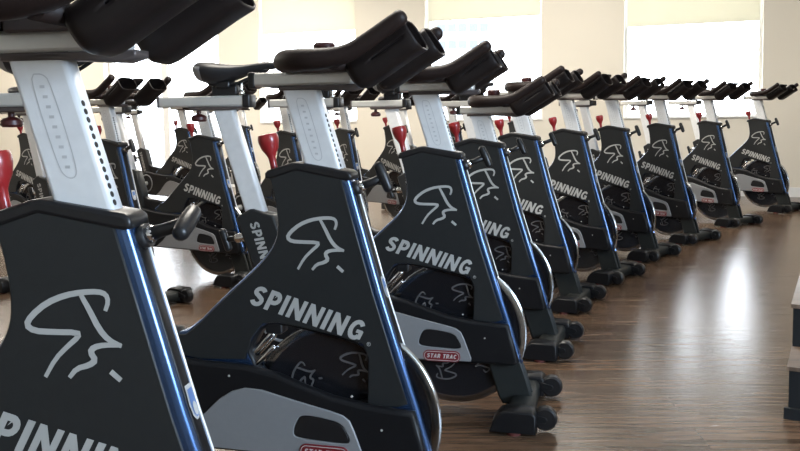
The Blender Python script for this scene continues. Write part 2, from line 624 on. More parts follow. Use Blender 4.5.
def make_bike():
    root = bpy.data.objects.new('indoor_cycling_bike', None)
    COL.objects.link(root)
    root.empty_display_size = 0.2

    fr = frame_mesh()
    fr.parent = root

    # --- satin side panels with lettering
    for s in (-1, 1):
        bm = bm_new()
        ol = [(0.004, 0.806), (0.07, 0.826), (0.176, 0.808), (0.211, 0.678), (0.246, 0.549), (0.290, 0.405),
              (0.322, 0.300), (0.300, 0.292), (0.228, 0.288), (0.232, 0.400), (0.220, 0.432),
              (0.150, 0.448), (0.08, 0.460), (0.020, 0.470), (-0.024, 0.466), (-0.052, 0.430), (-0.070, 0.378), (-0.19, 0.372), (-0.28, 0.385), (-0.245, 0.428), (-0.223, 0.430)]
        ol += chaikin([(-0.181, 0.462), (-0.127, 0.513), (-0.048, 0.582), (-0.003, 0.626), (0.019, 0.664), (0.024, 0.705),
                       (0.018, 0.755), (0.008, 0.796)], 2)
        y0, y1 = (-0.0272, -0.022) if s < 0 else (0.022, 0.0272)
        rprism(bm, ol, y0, y1, 0.0025, seg=2)
        pn = finish(bm, 'side_panel', [M['panel']], root)
        if s < 0:
            bm = bm_new()
            letters(bm, 'SPINNING', -0.057, 0.512, 0.0500, math.atan2(-0.078, 0.277), -0.0279, lean=0.22, length=0.279)
            # registered mark after the word
            ribbon(bm, arc(0.2345, 0.4325, 0.0042, 0.0042, 0, 360, 12), 0.0012, -0.0279)
            ribbon(bm, [(0.2330, 0.4305), (0.2330, 0.4345), (0.2358, 0.4340), (0.2340, 0.4326), (0.2362, 0.4305)], 0.0009, -0.0279)
            tuned(finish(bm, 'lettering', [M['print']], pn, False), 'silver grey word printed on the dark panel')
            bm = bm_new()
            rider_logo(bm, lambda p: p, -0.0279)
            tuned(finish(bm, 'rider_logo', [M['print']], pn, False), 'silver line drawing of a crouching rider')

    # --- neck cap
    bm = bm_new()
    cap = [(-0.006, 0.803), (-0.006, 0.816), (0.000, 0.8225), (0.060, 0.8405), (0.076, 0.8415), (0.192, 0.822),
           (0.2005, 0.8155), (0.2025, 0.802), (0.190, 0.799), (0.07, 0.822), (0.01, 0.803)]
    rprism(bm, cap, -0.0300, 0.0300, 0.006, seg=3)
    finish(bm, 'neck_cap', [M['rubber']], root)

    # --- front strip with sticker
    bm = bm_new()
    def fs(t):       # points down the front edge
        return (0.199 + t * 0.184, 0.796 - t * 0.636)
    fe = [(0.2005, 0.792), (0.2345, 0.668), (0.2695, 0.541), (0.3135, 0.397)]
    ol = fe + [(p[0] - 0.010, p[1] - 0.002) for p in fe[::-1]]
    rprism(bm, ol, -0.0125, 0.0125, 0.003, seg=2)
    st = finish(bm, 'front_trim', [M['guard']], root)
    eb = bm_new()
    sweep(eb, [(p[0] - 0.0025, 0.0200, p[1]) for p in fe] + [(0.345, 0.0200, 0.292)], 0.0026, 8)  # thin silver bead modelled in place of the highlight along the far front corner
    finish(eb, 'highlight_bead', [M['rail']], st)
    bm = bm_new()
    # badge sticker on the sloping front face
    def front_pt(y, t):   # t metres down from z=.583
        z = 0.583 - t * 0.965
        x = 0.2700 + (0.541 - z) * 0.3056 * 1.0 if z < 0.541 else 0.2695 - (z - 0.541) * 0.2756
        return Vector((x + 0.0022, y, z))
    sh = [(-0.011, 0.0), (0.009, 0.0), (0.011, 0.028), (0.009, 0.042), (0.003, 0.050), (-0.005, 0.050), (-0.011, 0.042), (-0.013, 0.028)]
    vv = [bm.verts.new(front_pt(*p)) for p in sh]
    bm.faces.new(vv)
    vi = [bm.verts.new(front_pt(-0.001 + (p[0] + 0.001) * .72, 0.006 + p[1] * .8) + Vector((0.0008, 0, 0))) for p in sh]
    f = bm.faces.new(vi)
    f.material_index = 1
    vi = [bm.verts.new(front_pt(-0.001 + 0.006 * math.cos(k * PI / 6), 0.034 + 0.010 * math.sin(k * PI / 6)) + Vector((0.0016, 0, 0))) for k in range(12)]
    f = bm.faces.new(vi)
    f.material_index = 0
    finish(bm, 'sticker', [M['print'], M['sticker']], st)

    # --- front legs
    for s in (-1, 1):
        bm = bm_new()
        y0, y1 = (-0.0235, -0.0115) if s < 0 else (0.0115, 0.0235)
        rprism(bm, [(0.268, 0.178), (0.372, 0.178), (0.388, 0.135), (0.415, 0.045), (0.405, 0.03), (0.318, 0.03), (0.306, 0.05)],
               y0, y1, 0.006, seg=2)
        finish(bm, 'leg', [M['matte']], root)

    # --- stabilizers
    bm = bm_new()
    ol = [(0.345, 0.016), (0.345, 0.052), (0.355, 0.062), (0.412, 0.062), (0.422, 0.052), (0.422, 0.016)]
    rprism(bm, ol, -0.192, 0.192, 0.004, seg=2)
    fs_ = finish(bm, 'front_stabilizer', [M['matte']], root)
    for s in (-1, 1):
        bm = bm_new()
        ol2 = [(0.298, 0.008), (0.310, 0.042), (0.330, 0.066), (0.346, 0.073), (0.424, 0.073), (0.436, 0.064), (0.436, 0.008)]
        y0, y1 = (-0.204, -0.130) if s < 0 else (0.130, 0.204)
        rprism(bm, ol2, y0, y1, 0.005, seg=2)
        finish(bm, 'end_cap', [M['guard']], fs_)
        bm = bm_new()
        lathe(bm, [(0, 0), (0.022, 0), (0.022, 0.012), (0, 0.012)], (0.37, s * 0.180, 0.0), (0, 0, 1), 16)
        finish(bm, 'foot_pad', [M['foot_pad']], fs_)
        bm = bm_new()
        yc = s * 0.146
        lathe(bm, [(0, -0.016), (0.012, -0.018), (0.020, -0.016), (0.029, -0.017), (0.0345, -0.011), (0.0360, 0), (0.0345, 0.011), (0.029, 0.017), (0.020, 0.016), (0.012, 0.018), (0, 0.016)],
              (0.460, yc, 0.042), (0, 1, 0), 28)
        w = finish(bm, 'transport_wheel', [M['rubber']], root)
        bm = bm_new()
        lathe(bm, [(0, -0.021), (0.006, -0.021), (0.007, -0.015), (0.007, 0.015), (0.006, 0.021), (0, 0.021)], (0.460, yc, 0.042), (0, 1, 0), 12)
        for yy in (-0.024, 0.0205):
            rprism(bm, [(0.42, 0.032), (0.462, 0.034), (0.466, 0.042), (0.460, 0.050), (0.42, 0.060)], yc + yy, yc + yy + 0.0035, 0.001, seg=1)
        finish(bm, 'wheel_bracket', [M['guard']], w)
    bm = bm_new()
    rprism(bm, [(-0.70, 0.012), (-0.70, 0.055), (-0.68, 0.078), (-0.62, 0.078), (-0.60, 0.055), (-0.60, 0.012)], -0.205, 0.205, 0.005, seg=2)
    rs = finish(bm, 'rear_stabilizer', [M['matte']], root)
    for s in (-1, 1):
        bm = bm_new()
        y0, y1 = (-0.218, -0.170) if s < 0 else (0.170, 0.218)
        rprism(bm, [(-0.705, 0.008), (-0.705, 0.057), (-0.683, 0.082), (-0.617, 0.082), (-0.595, 0.057), (-0.595, 0.008)], y0, y1, 0.005, seg=2)
        finish(bm, 'end_cap', [M['guard']], rs)
        bm = bm_new()
        lathe(bm, [(0, 0), (0.022, 0), (0.022, 0.012), (0, 0.012)], (-0.65, s * 0.185, 0.0), (0, 0, 1), 16)
        finish(bm, 'foot_pad', [M['foot_pad']], rs)

    # --- flywheel
    FX, FZ, FR = 0.164, 0.249, 0.2286
    bm = bm_new()
    lathe(bm, [(0, -0.012), (0.030, -0.012), (0.034, -0.007), (0.190, -0.005), (0.200, -0.008), (0.210, -0.008), (0.210, 0.008), (0.200, 0.008),
               (0.190, 0.005), (0.034, 0.007), (0.030, 0.012), (0, 0.012)], (FX, 0, FZ), (0, 1, 0), 72)
    fw = finish(bm, 'flywheel', [M['wheel']], root)
    bm = bm_new()
    lathe(bm, [(0.208, -0.0088), (0.224, -0.0088), (0.2268, -0.0080), (FR, -0.0060), (FR, -0.0025), (0.2270, -0.0015), (0.2270, 0.0015),
               (FR, 0.0025), (FR, 0.0060), (0.2268, 0.0080), (0.224, 0.0088), (0.208, 0.0088), (0.208, -0.0088)], (FX, 0, FZ), (0, 1, 0), 96)
    finish(bm, 'rim', [M['dark_chrome']], fw)
    for k in range(6):
        bm = bm_new()
        a = math.radians(18 + 60 * k)
        ux, uz = math.cos(a), math.sin(a)
        c0 = (FX + 0.130 * ux, FZ + 0.130 * uz)

        def fx(p, c0=c0, a=a):
            q = ((p[0] - 0.112) * 0.52, (p[1] - 0.657) * 0.52)
            ra = a - PI / 2
            return (c0[0] + q[0] * math.cos(ra) - q[1] * math.sin(ra), c0[1] + q[0] * math.sin(ra) + q[1] * math.cos(ra))
        rider_logo(bm, fx, -0.0090, 0.0046)
        for v in bm.verts:       # keep the print on the dished face
            rr = math.hypot(v.co.x - FX, v.co.z - FZ)
            v.co.y = v.co.y + 0.0090 - 0.0079 + 0.0015 * min(1, max(0, (rr - 0.034) / 0.15))
        finish(bm, 'wheel_print', [M['dim_print']], fw, False)

    # --- chain guard
    bm = bm_new()
    top = [(-0.37, 0.398), (-0.30, 0.385), (-0.19, 0.374), (-0.058, 0.370), (0.019, 0.355), (0.085, 0.332), (0.150, 0.312), (0.23, 0.298), (0.300, 0.292), (0.341, 0.290),
           (0.372, 0.172), (0.355, 0.160), (0.30, 0.163), (0.10, 0.163), (-0.10, 0.163), (-0.25, 0.163), (-0.37, 0.166)]
    rear_arc = [(-0.40 + 0.115 * math.cos(math.radians(t)), 0.285 + 0.115 * math.sin(math.radians(t))) for t in range(280, 78, -14)]
    rprism(bm, top + rear_arc, -0.052, -0.0245, 0.010, seg=3)
    gd = finish(bm, 'chain_guard', [M['guard']], root)
    bm = bm_new()
    ins = [(-0.262, 0.171), (-0.205, 0.212), (-0.165, 0.252), (-0.125, 0.290), (-0.093, 0.310), (-0.060, 0.320), (-0.017, 0.318), (0.06, 0.300),
           (0.149, 0.281), (0.178, 0.273), (0.194, 0.262), (0.205, 0.238), (0.226, 0.180), (0.224, 0.170)]
    win = chaikin([(0.057, 0.222), (0.066, 0.252), (0.080, 0.268), (0.128, 0.264), (0.173, 0.256), (0.186, 0.236), (0.195, 0.216), (0.186, 0.2075), (0.12, 0.2095), (0.066, 0.2125)], 2, True)
    rprism(bm, ins, -0.0565, -0.050, 0.002, [win], seg=2)
    finish(bm, 'guard_insert', [M['silver_panel']], gd)
    bm = bm_new()
    rprism(bm, offset_poly(win if area2(win) > 0 else win[::-1], 0.001), -0.0555, -0.050, 0.001, seg=1)
    finish(bm, 'guard_window', [M['rubber']], gd)
    # badge
    bm = bm_new()
    bx0, bx1, bz0, bz1 = 0.073, 0.192, 0.166, 0.2015
    rprism(bm, rrect(bx0, bx1, bz0, bz1, 0.0172, 6), -0.0585, -0.0555, 0.0008, seg=1, mi=0)
    def pill(ins, w, mi):
        pts = rrect(bx0 + ins, bx1 - ins, bz0 + ins, bz1 - ins, 0.0172 - ins, 6)
        ribbon(bm, pts + [pts[0], pts[1]], w, -0.0591, mi)
    pill(0.0042, 0.0016, 1)
    letters(bm, 'STAR TRAC', 0.0845, 0.1775, 0.0135, -0.006, -0.0591, gap=0.14, lean=0.22, length=0.094, mi=1)
    finish(bm, 'badge', [M['badge_red'], M['white']], gd, False)
    # crank ring, arm, pedal
    bm = bm_new()
    sweep(bm, [(-0.40 + 0.082 * math.cos(2 * PI * k / 40), -0.054, 0.285 + 0.082 * math.sin(2 * PI * k / 40)) for k in range(40)], 0.0055, 8, closed=True)
    finish(bm, 'crank_ring', [M['silver_panel']], gd)
    for s, ang in ((-1, math.radians(-168)), (1, math.radians(12))):
        bm = bm_new()
        dx, dz = math.cos(ang), math.sin(ang)
        y0, y1 = (-0.082, -0.066) if s < 0 else (0.034, 0.050)
        cx, cz = -0.40, 0.285
        nx, nz = -dz, dx
        w0, w1, Lc = 0.021, 0.015, 0.170
        ol = [(cx + nx * w0, cz + nz * w0), (cx - dx * w0, cz - dz * w0), (cx - nx * w0, cz - nz * w0),
              (cx + dx * Lc - nx * w1, cz + dz * Lc - nz * w1), (cx + dx * (Lc + w1), cz + dz * (Lc + w1)), (cx + dx * Lc + nx * w1, cz + dz * Lc + nz * w1)]
        rprism(bm, chaikin(ol, 1, True), y0, y1, 0.003, seg=2)
        yb = sorted((y0 if s > 0 else y1, s * 0.034))
        lathe(bm, [(0, 0), (0.020, 0), (0.020, yb[1] - yb[0]), (0, yb[1] - yb[0])], (cx, yb[0], cz), (0, 1, 0), 20)
        ck = finish(bm, 'crank_arm', [M['rail']], root)
        bm = bm_new()
        px, pz = cx + dx * Lc, cz + dz * Lc
        ya, yb_ = (y0 - 0.100, y0 - 0.004) if s < 0 else (y1 + 0.004, y1 + 0.100)
        rprism(bm, rrect(px - 0.048, px + 0.048, pz - 0.012, pz + 0.012, 0.006, 3), ya, yb_, 0.004, [rrect(px - 0.036, px - 0.012, pz - 0.006, pz + 0.006, .003, 2), rrect(px + 0.012, px + 0.036, pz - 0.006, pz + 0.006, .003, 2)], seg=2)
        ym = (ya + yb_) / 2
        for yy in (ym - 0.034, ym + 0.034):      # toe cage
            sweep(bm, [(px + 0.045, yy, pz + 0.008), (px + 0.090, yy, pz + 0.020), (px + 0.118, yy * .5 + ym * .5, pz + 0.045), (px + 0.085, yy * .5 + ym * .5, pz + 0.072), (px + 0.02, yy, pz + 0.060), (px - 0.01, yy, pz + 0.02)], 0.0042, 6)
        sweep(bm, [(px + 0.118, ym - 0.018, pz + 0.045), (px + 0.118, ym + 0.018, pz + 0.045)], 0.0045, 6)
        finish(bm, 'pedal', [M['rubber']], ck)

    # --- brake assembly seen through the opening
    bm = bm_new()
    sweep(bm, [(-0.090, -0.0, 0.352), (-0.010, -0.0, 0.436)], 0.0115, 12, mi=0)
    sweep(bm, [(-0.050, -0.015, 0.360), (-0.002, -0.015, 0.408)], 0.006, 10, mi=0)
    boxm(bm, -0.105, -0.070, -0.020, 0.020, 0.335, 0.372, 1, 0.006)
    boxm(bm, -0.020, 0.022, -0.020, 0.020, 0.440, 0.468, 1, 0.006)
    finish(bm, 'brake_caliper', [M['chrome'], M['rubber']], root)

    # --- handlebar post and head
    lean = 0.285
    bm = bm_new()
    def postx(x0, w, zt, zb, zref):
        return [(x0 + lean * (zref - zb), zb), (x0 + w + lean * (zref - zb), zb), (x0 + w + lean * (zref - zt), zt), (x0 + lean * (zref - zt), zt)]
    rprism(bm, postx(0.037, 0.083, 1.012, 0.740, 1.008), -0.0175, 0.0175, 0.007, seg=3)
    # row of adjustment holes down the front face
    for k in range(13):
        z = 0.945 - k * 0.0112
        x = 0.037 + 0.083 + lean * (1.008 - z)
        lathe(bm, [(0, 0.0012), (0.0042, 0.0012), (0.0042, -0.001)], (x - 0.0005, -0.0065, z), (1, 0, lean), 12, mi=1)
    # engraved scale outline on the side
    ox = lambda x, z: x + 0.016 + lean * (1.008 - z)
    pill_pts = [(ox(0.053, 0.985), 0.985), (ox(0.046, 0.975), 0.975), (ox(0.046, 0.86), 0.86), (ox(0.053, 0.845), 0.845), (ox(0.066, 0.845), 0.845), (ox(0.073, 0.86), 0.86),
                (ox(0.073, 0.975), 0.975), (ox(0.066, 0.985), 0.985), (ox(0.053, 0.985), 0.985)]
    ribbon(bm, chaikin(pill_pts, 2), 0.0016, -0.0178, 2)
    for k in range(9):
        z = 0.968 - k * 0.0135
        ribbon(bm, [(ox(0.056, z), z), (ox(0.063, z), z)], 0.004, -0.0178, 2)
    hp = finish(bm, 'handlebar_post', [M['brushed'], M['hole'], M['post_line']], root)
    hp['moves'] = 1
    bm = bm_new()
    wl = [(0.030, 1.003), (0.030, 1.014), (0.127, 1.014), (0.127, 1.003)]
    rprism(bm, wl, -0.022, 0.022, 0.004, seg=2)
    finish(bm, 'weld_collar', [M['bracket']], hp)

    # --- slider rail
    bm = bm_new()
    rprism(bm, rrect(-0.036, 0.205, 1.012, 1.044, 0.007, 3), -0.021, 0.021, 0.007, seg=3, mi=0)
    rprism(bm, rrect(-0.044, -0.027, 1.009, 1.046, 0.004, 2), -0.023, 0.023, 0.004, seg=2, mi=1)
    rprism(bm, [(0.02, 1.012), (0.0, 1.0095), (0.20, 0.998), (0.222, 1.004), (0.222, 1.014)], -0.022, 0.022, 0.003, seg=2, mi=2)
    rl = finish(bm, 'slider_rail', [M['rail'], M['rubber'], M['bracket']], root)
    rl['moves'] = 2

    # --- handlebar
    bm = bm_new()
    half = [(0.352, 0.170, 1.135), (0.315, 0.170, 1.112), (0.280, 0.170, 1.090), (0.252, 0.170, 1.074), (0.222, 0.170, 1.064), (0.185, 0.170, 1.060),
            (0.148, 0.167, 1.060), (0.116, 0.153, 1.060), (0.086, 0.124, 1.061), (0.066, 0.082, 1.062), (0.058, 0.035, 1.063)]
    path = [(x, -y, z) for (x, y, z) in half] + half[::-1]
    rads = [0.0165, 0.0168, 0.0172, 0.018, 0.020, 0.022, 0.0235, 0.024, 0.024, 0.0235, 0.023]
    path = chaikin(path, 1)
    rr = rads + rads[::-1]
    rr2 = chaikin([(r, 0) for r in rr], 1)
    sweep(bm, path, [r[0] for r in rr2], 14)
    sweep(bm, [(0.208, -0.165, 1.052), (0.208, 0.165, 1.052)], 0.015, 12, caps=False)
    sweep(bm, [(0.085, -0.0, 1.050), (0.215, 0.0, 1.050)], 0.018, 12)
    hb = finish(bm, 'handlebar', [M['foam']], root)
    hb['moves'] = 3
    # bracket
    bm = bm_new()
    boxm(bm, 0.080, 0.190, -0.030, 0.030, 1.040, 1.062, 0, 0.005)
    finish(bm, 'clamp', [M['bracket']], hb)
    # bottle cups between the horns
    ax = Vector((0.150, 0, 0.094)).normalized()
    pz = Vector((-ax.z, 0, ax.x))
    py = Vector((0, 1, 0))
    for s in (-1, 1):
        bm = bm_new()
        C0 = Vector((0.240, s * 0.090, 1.030))
        Lc = 0.148
        rows = [(-0.014, 0.018), (-0.012, 0.026), (-0.004, 0.0335), (0.008, 0.0360), (0.03, 0.0365), (0.048, 0.0365), (0.070, 0.0365), (0.090, 0.0365), (0.108, 0.0365), (0.126, 0.037), (Lc - .004, 0.0378), (Lc, 0.036)]
        n = 56
        grid = []
        for (h, r) in rows:
            # slightly squared tube
            ring = []
            for k in range(n):
                a = 2 * PI * k / n
                ca, sa = math.cos(a), math.sin(a)
                q = (abs(ca) ** 3.2 + abs(sa) ** 3.2) ** (-1 / 3.2)
                ring.append(bm.verts.new(C0 + ax * h + (py * ca * s * 1.36 + pz * sa) * r * q * 0.97))
            grid.append(ring)
        slot = {0}
        for i in range(len(grid) - 1):
            for k in range(n):
                if k in slot and 5 <= i <= 8:
                    continue
                f = bm.faces.new((grid[i][k], grid[i][(k + 1) % n], grid[i + 1][(k + 1) % n], grid[i + 1][k]))
                f.smooth = True
        bm.faces.new(grid[0])
        bmesh.ops.recalc_face_normals(bm, faces=bm.faces[:])
        bmesh.ops.solidify(bm, geom=bm.faces[:], thickness=0.0035)
        finish(bm, 'bottle_cup', [M['cup']], hb)
    bm = bm_new()
    boxm(bm, 0.205, 0.335, -0.030, 0.030, 1.055, 1.070, 0, 0.004)
    for v in bm.verts:
        v.co.z += (v.co.x - 0.205) * 0.60 - 0.010
    finish(bm, 'cup_bridge', [M['cup']], hb)
    # round slider knob
    bm = bm_new()
    lathe(bm, [(0, 0.0), (0.010, 0.0), (0.010, 0.012), (0.022, 0.014), (0.0245, 0.020), (0.0245, 0.036), (0.021, 0.041), (0, 0.042)], (0.130, 0, 1.066), (0, 0, 1), 20)
    kb = finish(bm, 'slider_knob', [M['red_dark']], hb)

    # --- height pop pin with T handle at the front of the neck
    bm = bm_new()
    sweep(bm, [(0.190, 0, 0.776), (0.214, 0, 0.785)], 0.0165, 14, caps=False, mi=0)
    sweep(bm, [(0.213, 0, 0.784), (0.218, 0, 0.786)], 0.0125, 14, caps=True, mi=1)
    sweep(bm, [(0.214, 0, 0.785), (0.232, 0, 0.792), (0.267, 0, 0.806)], [0.012, 0.009, 0.009], 12, caps=False, mi=0)
    sweep(bm, [(0.257, 0, 0.832), (0.268, 0, 0.807), (0.279, 0, 0.781)], [0.0115, 0.013, 0.0115], 12, mi=0)
    finish(bm, 'height_pin_handle', [M['rubber'], M['chrome']], root)

    # --- red resistance knob
    bm = bm_new()
    o_, a_ = Vector((0.010, 0, 0.806)), Vector((-0.19, 0, 0.98))
    lathe(bm, [(0, 0), (0.009, 0), (0.008, 0.03), (0.0090, 0.046), (0.0125, 0.054), (0.0195, 0.066), (0.0235, 0.082), (0.0240, 0.091), (0.022, 0.099), (0.012, 0.101), (0, 0.102)], o_, a_, 20)
    finish(bm, 'resistance_knob', [M['red']], root)

    # --- seat tube shroud
    bm = bm_new()
    sh = [(-0.585, 0.604), (-0.578, 0.614), (-0.535, 0.636), (-0.522, 0.637), (-0.456, 0.619), (-0.448, 0.611), (-0.412, 0.50), (-0.392, 0.40), (-0.50, 0.38), (-0.535, 0.455)]
    rprism(bm, [(p[0] + 0.016, p[1]) for p in sh], -0.028, 0.028, 0.008, seg=3)
    sh_o = finish(bm, 'seat_tube_shroud', [M['panel']], root)
    bm = bm_new()
    letters(bm, 'SPINNING', -0.520, 0.590, 0.034, math.atan2(-1.0, 0.30), -0.0287, lean=0.10, length=0.200)
    finish(bm, 'shroud_lettering', [M['print']], sh_o, False)
    # seat height pin
    bm = bm_new()
    sweep(bm, [(-0.560, 0, 0.537), (-0.618, 0, 0.528)], 0.010, 12, caps=False)
    sweep(bm, [(-0.632, 0, 0.556), (-0.622, 0, 0.527), (-0.612, 0, 0.498)], 0.013, 12)
    sweep(bm, [(-0.556, 0, 0.538), (-0.578, 0, 0.534)], 0.015, 14, mi=1)
    finish(bm, 'seat_pin_handle', [M['rubber'], M['chrome']], root)

    # --- seat post
    bm = bm_new()
    l2 = 0.305
    so = lambda x, z: x + 0.027 + l2 * (0.968 - z)
    rprism(bm, [(so(-0.671, .60), .60), (so(-0.600, .60), .60), (so(-0.600, .975), .975), (so(-0.671, .975), .975)], -0.0185, 0.0185, 0.007, seg=3)
    sp = finish(bm, 'seat_post', [M['brushed']], root)

    # --- seat slider rail
    bm = bm_new()
    rprism(bm, rrect(-0.868, -0.545, 0.978, 1.014, 0.007, 3), -0.026, 0.026, 0.007, seg=3, mi=0)
    rprism(bm, rrect(-0.558, -0.532, 0.974, 1.017, 0.005, 2), -0.029, 0.029, 0.004, seg=2, mi=1)
    rprism(bm, rrect(-0.873, -0.862, 0.977, 1.015, 0.003, 2), -0.027, 0.027, 0.003, seg=2, mi=2)
    rprism(bm, [(-0.755, 0.980), (-0.745, 0.966), (-0.60, 0.966), (-0.558, 0.978)], -0.028, 0.028, 0.003, seg=2, mi=2)
    srl = finish(bm, 'seat_slider_rail', [M['rail'], M['rubber'], M['bracket']], root)
    bm = bm_new()
    lathe(bm, [(0, 0), (0.008, 0), (0.008, -0.014), (0.020, -0.018), (0.026, -0.024), (0.027, -0.034), (0.022, -0.040), (0, -0.041)], (-0.730, 0, 0.969), (0, 0, 1), 18)
    finish(bm, 'seat_slider_knob', [M['red_dark']], srl)

    # --- saddle
    bm = bm_new()
    prof = [  # x, half width, top z, thickness
        (-0.742, 0.030, 1.108, 0.022), (-0.738, 0.058, 1.118, 0.050), (-0.725, 0.075, 1.124, 0.066), (-0.700, 0.084, 1.1235, 0.074), (-0.670, 0.083, 1.119, 0.072),
        (-0.640, 0.074, 1.114, 0.060), (-0.605, 0.056, 1.1105, 0.046), (-0.570, 0.038, 1.111, 0.036), (-0.530, 0.028, 1.115, 0.030),
        (-0.490, 0.023, 1.118, 0.026), (-0.465, 0.019, 1.116, 0.022), (-0.455, 0.011, 1.110, 0.012)]
    n = 20
    rings = []
    for (x, w, zt, th) in prof:
        ring = []
        for k in range(n):
            a = 2 * PI * k / n
            ca, sa = math.cos(a), math.sin(a)
            yy = w * (abs(ca) ** 0.75) * (1 if ca >= 0 else -1)
            zz = (th * 0.42 * (abs(sa) ** 0.8)) if sa >= 0 else -th * 0.58 * (abs(sa) ** 0.6)
            if sa < 0:
                yy *= 0.90
            ring.append(bm.verts.new((x, yy, zt - th * 0.42 + zz)))
        rings.append(ring)
    for i in range(len(rings) - 1):
        for k in range(n):
            f = bm.faces.new((rings[i][k], rings[i][(k + 1) % n], rings[i + 1][(k + 1) % n], rings[i + 1][k]))
            f.smooth = True
            c = f.calc_center_median()
            if c.x < -0.690 and c.z < 1.108 and abs(c.y) > 0.02:
                f.material_index = 1
    bm.faces.new(rings[0])
    bm.faces.new(rings[-1][::-1])
    seat = finish(bm, 'seat', [M['saddle'], M['saddle_grey']], root)
    bm = bm_new()
    boxm(bm, -0.690, -0.600, -0.022, 0.022, 1.012, 1.045, 0, 0.006)
    boxm(bm, -0.670, -0.620, -0.034, 0.034, 1.034, 1.058, 0, 0.006)
    for s in (-1, 1):
        sweep(bm, [(-0.715, s * 0.040, 1.075), (-0.690, s * 0.032, 1.048), (-0.600, s * 0.026, 1.048), (-0.540, s * 0.014, 1.072), (-0.500, s * 0.010, 1.092)], 0.005, 8)
    finish(bm, 'seat_clamp', [M['rubber']], seat)
    bm = bm_new()
    sweep(bm, [(-0.585, -0.015, 1.014), (-0.585, -0.015, 1.050)], 0.0055, 10)
    sweep(bm, [(-0.585, -0.015, 1.014), (-0.585, -0.015, 1.020)], 0.010, 10)
    finish(bm, 'seat_bolt', [M['chrome']], seat)

    # small bolts on guard and neck
    bm = bm_new()
    for (x, z) in ((0.268, 0.246), (0.20, 0.318), (-0.10, 0.345)):
        lathe(bm, [(0, -0.0012), (0.0026, -0.001), (0.003, 0.001)], (x, -0.0525, z), (0, 1, 0), 10)
    finish(bm, 'guard_bolt', [M['rail']], gd)
    return root


def children_of(o):
    return [c for c in bpy.data.objects if c.parent == o]


def copy_bike(src, tree):
    r = src.copy()
    COL.objects.link(r)
    out = []
    for (ch, subs) in tree:
        c = ch.copy()
        COL.objects.link(c)
        c.parent = r
        out.append(c)
        for sb in subs:
            d = sb.copy()
            COL.objects.link(d)
            d.parent = c
    return r, out


# ------------------------------------------------------------------ structure
def struct(name, bm, mats):
    o = finish(bm, name, mats)
    o['kind'] = 'structure'
    return o


def room_box(bm, u0, u1, v0, v1, z0, z1, mi=0):
    ps = [room(u0, v0), room(u1, v0), room(u1, v1), room(u0, v1)]
    a = [bm.verts.new((p.x, p.y, z0)) for p in ps]
    b = [bm.verts.new((p.x, p.y, z1)) for p in ps]
    fs = [a[::-1], b] + [[a[i], a[(i + 1) % 4], b[(i + 1) % 4], b[i]] for i in range(4)]
    for f in fs:
        bm.faces.new(f).material_index = mi


SILL = 0.835
WTOP = 2.62
wins = [(wall_u(262), wall_u(358), 2.00), (wall_u(427), wall_u(543), 2.045), (wall_u(624), wall_u(762), 1.86)]
door = (wall_u(108), wall_u(222))


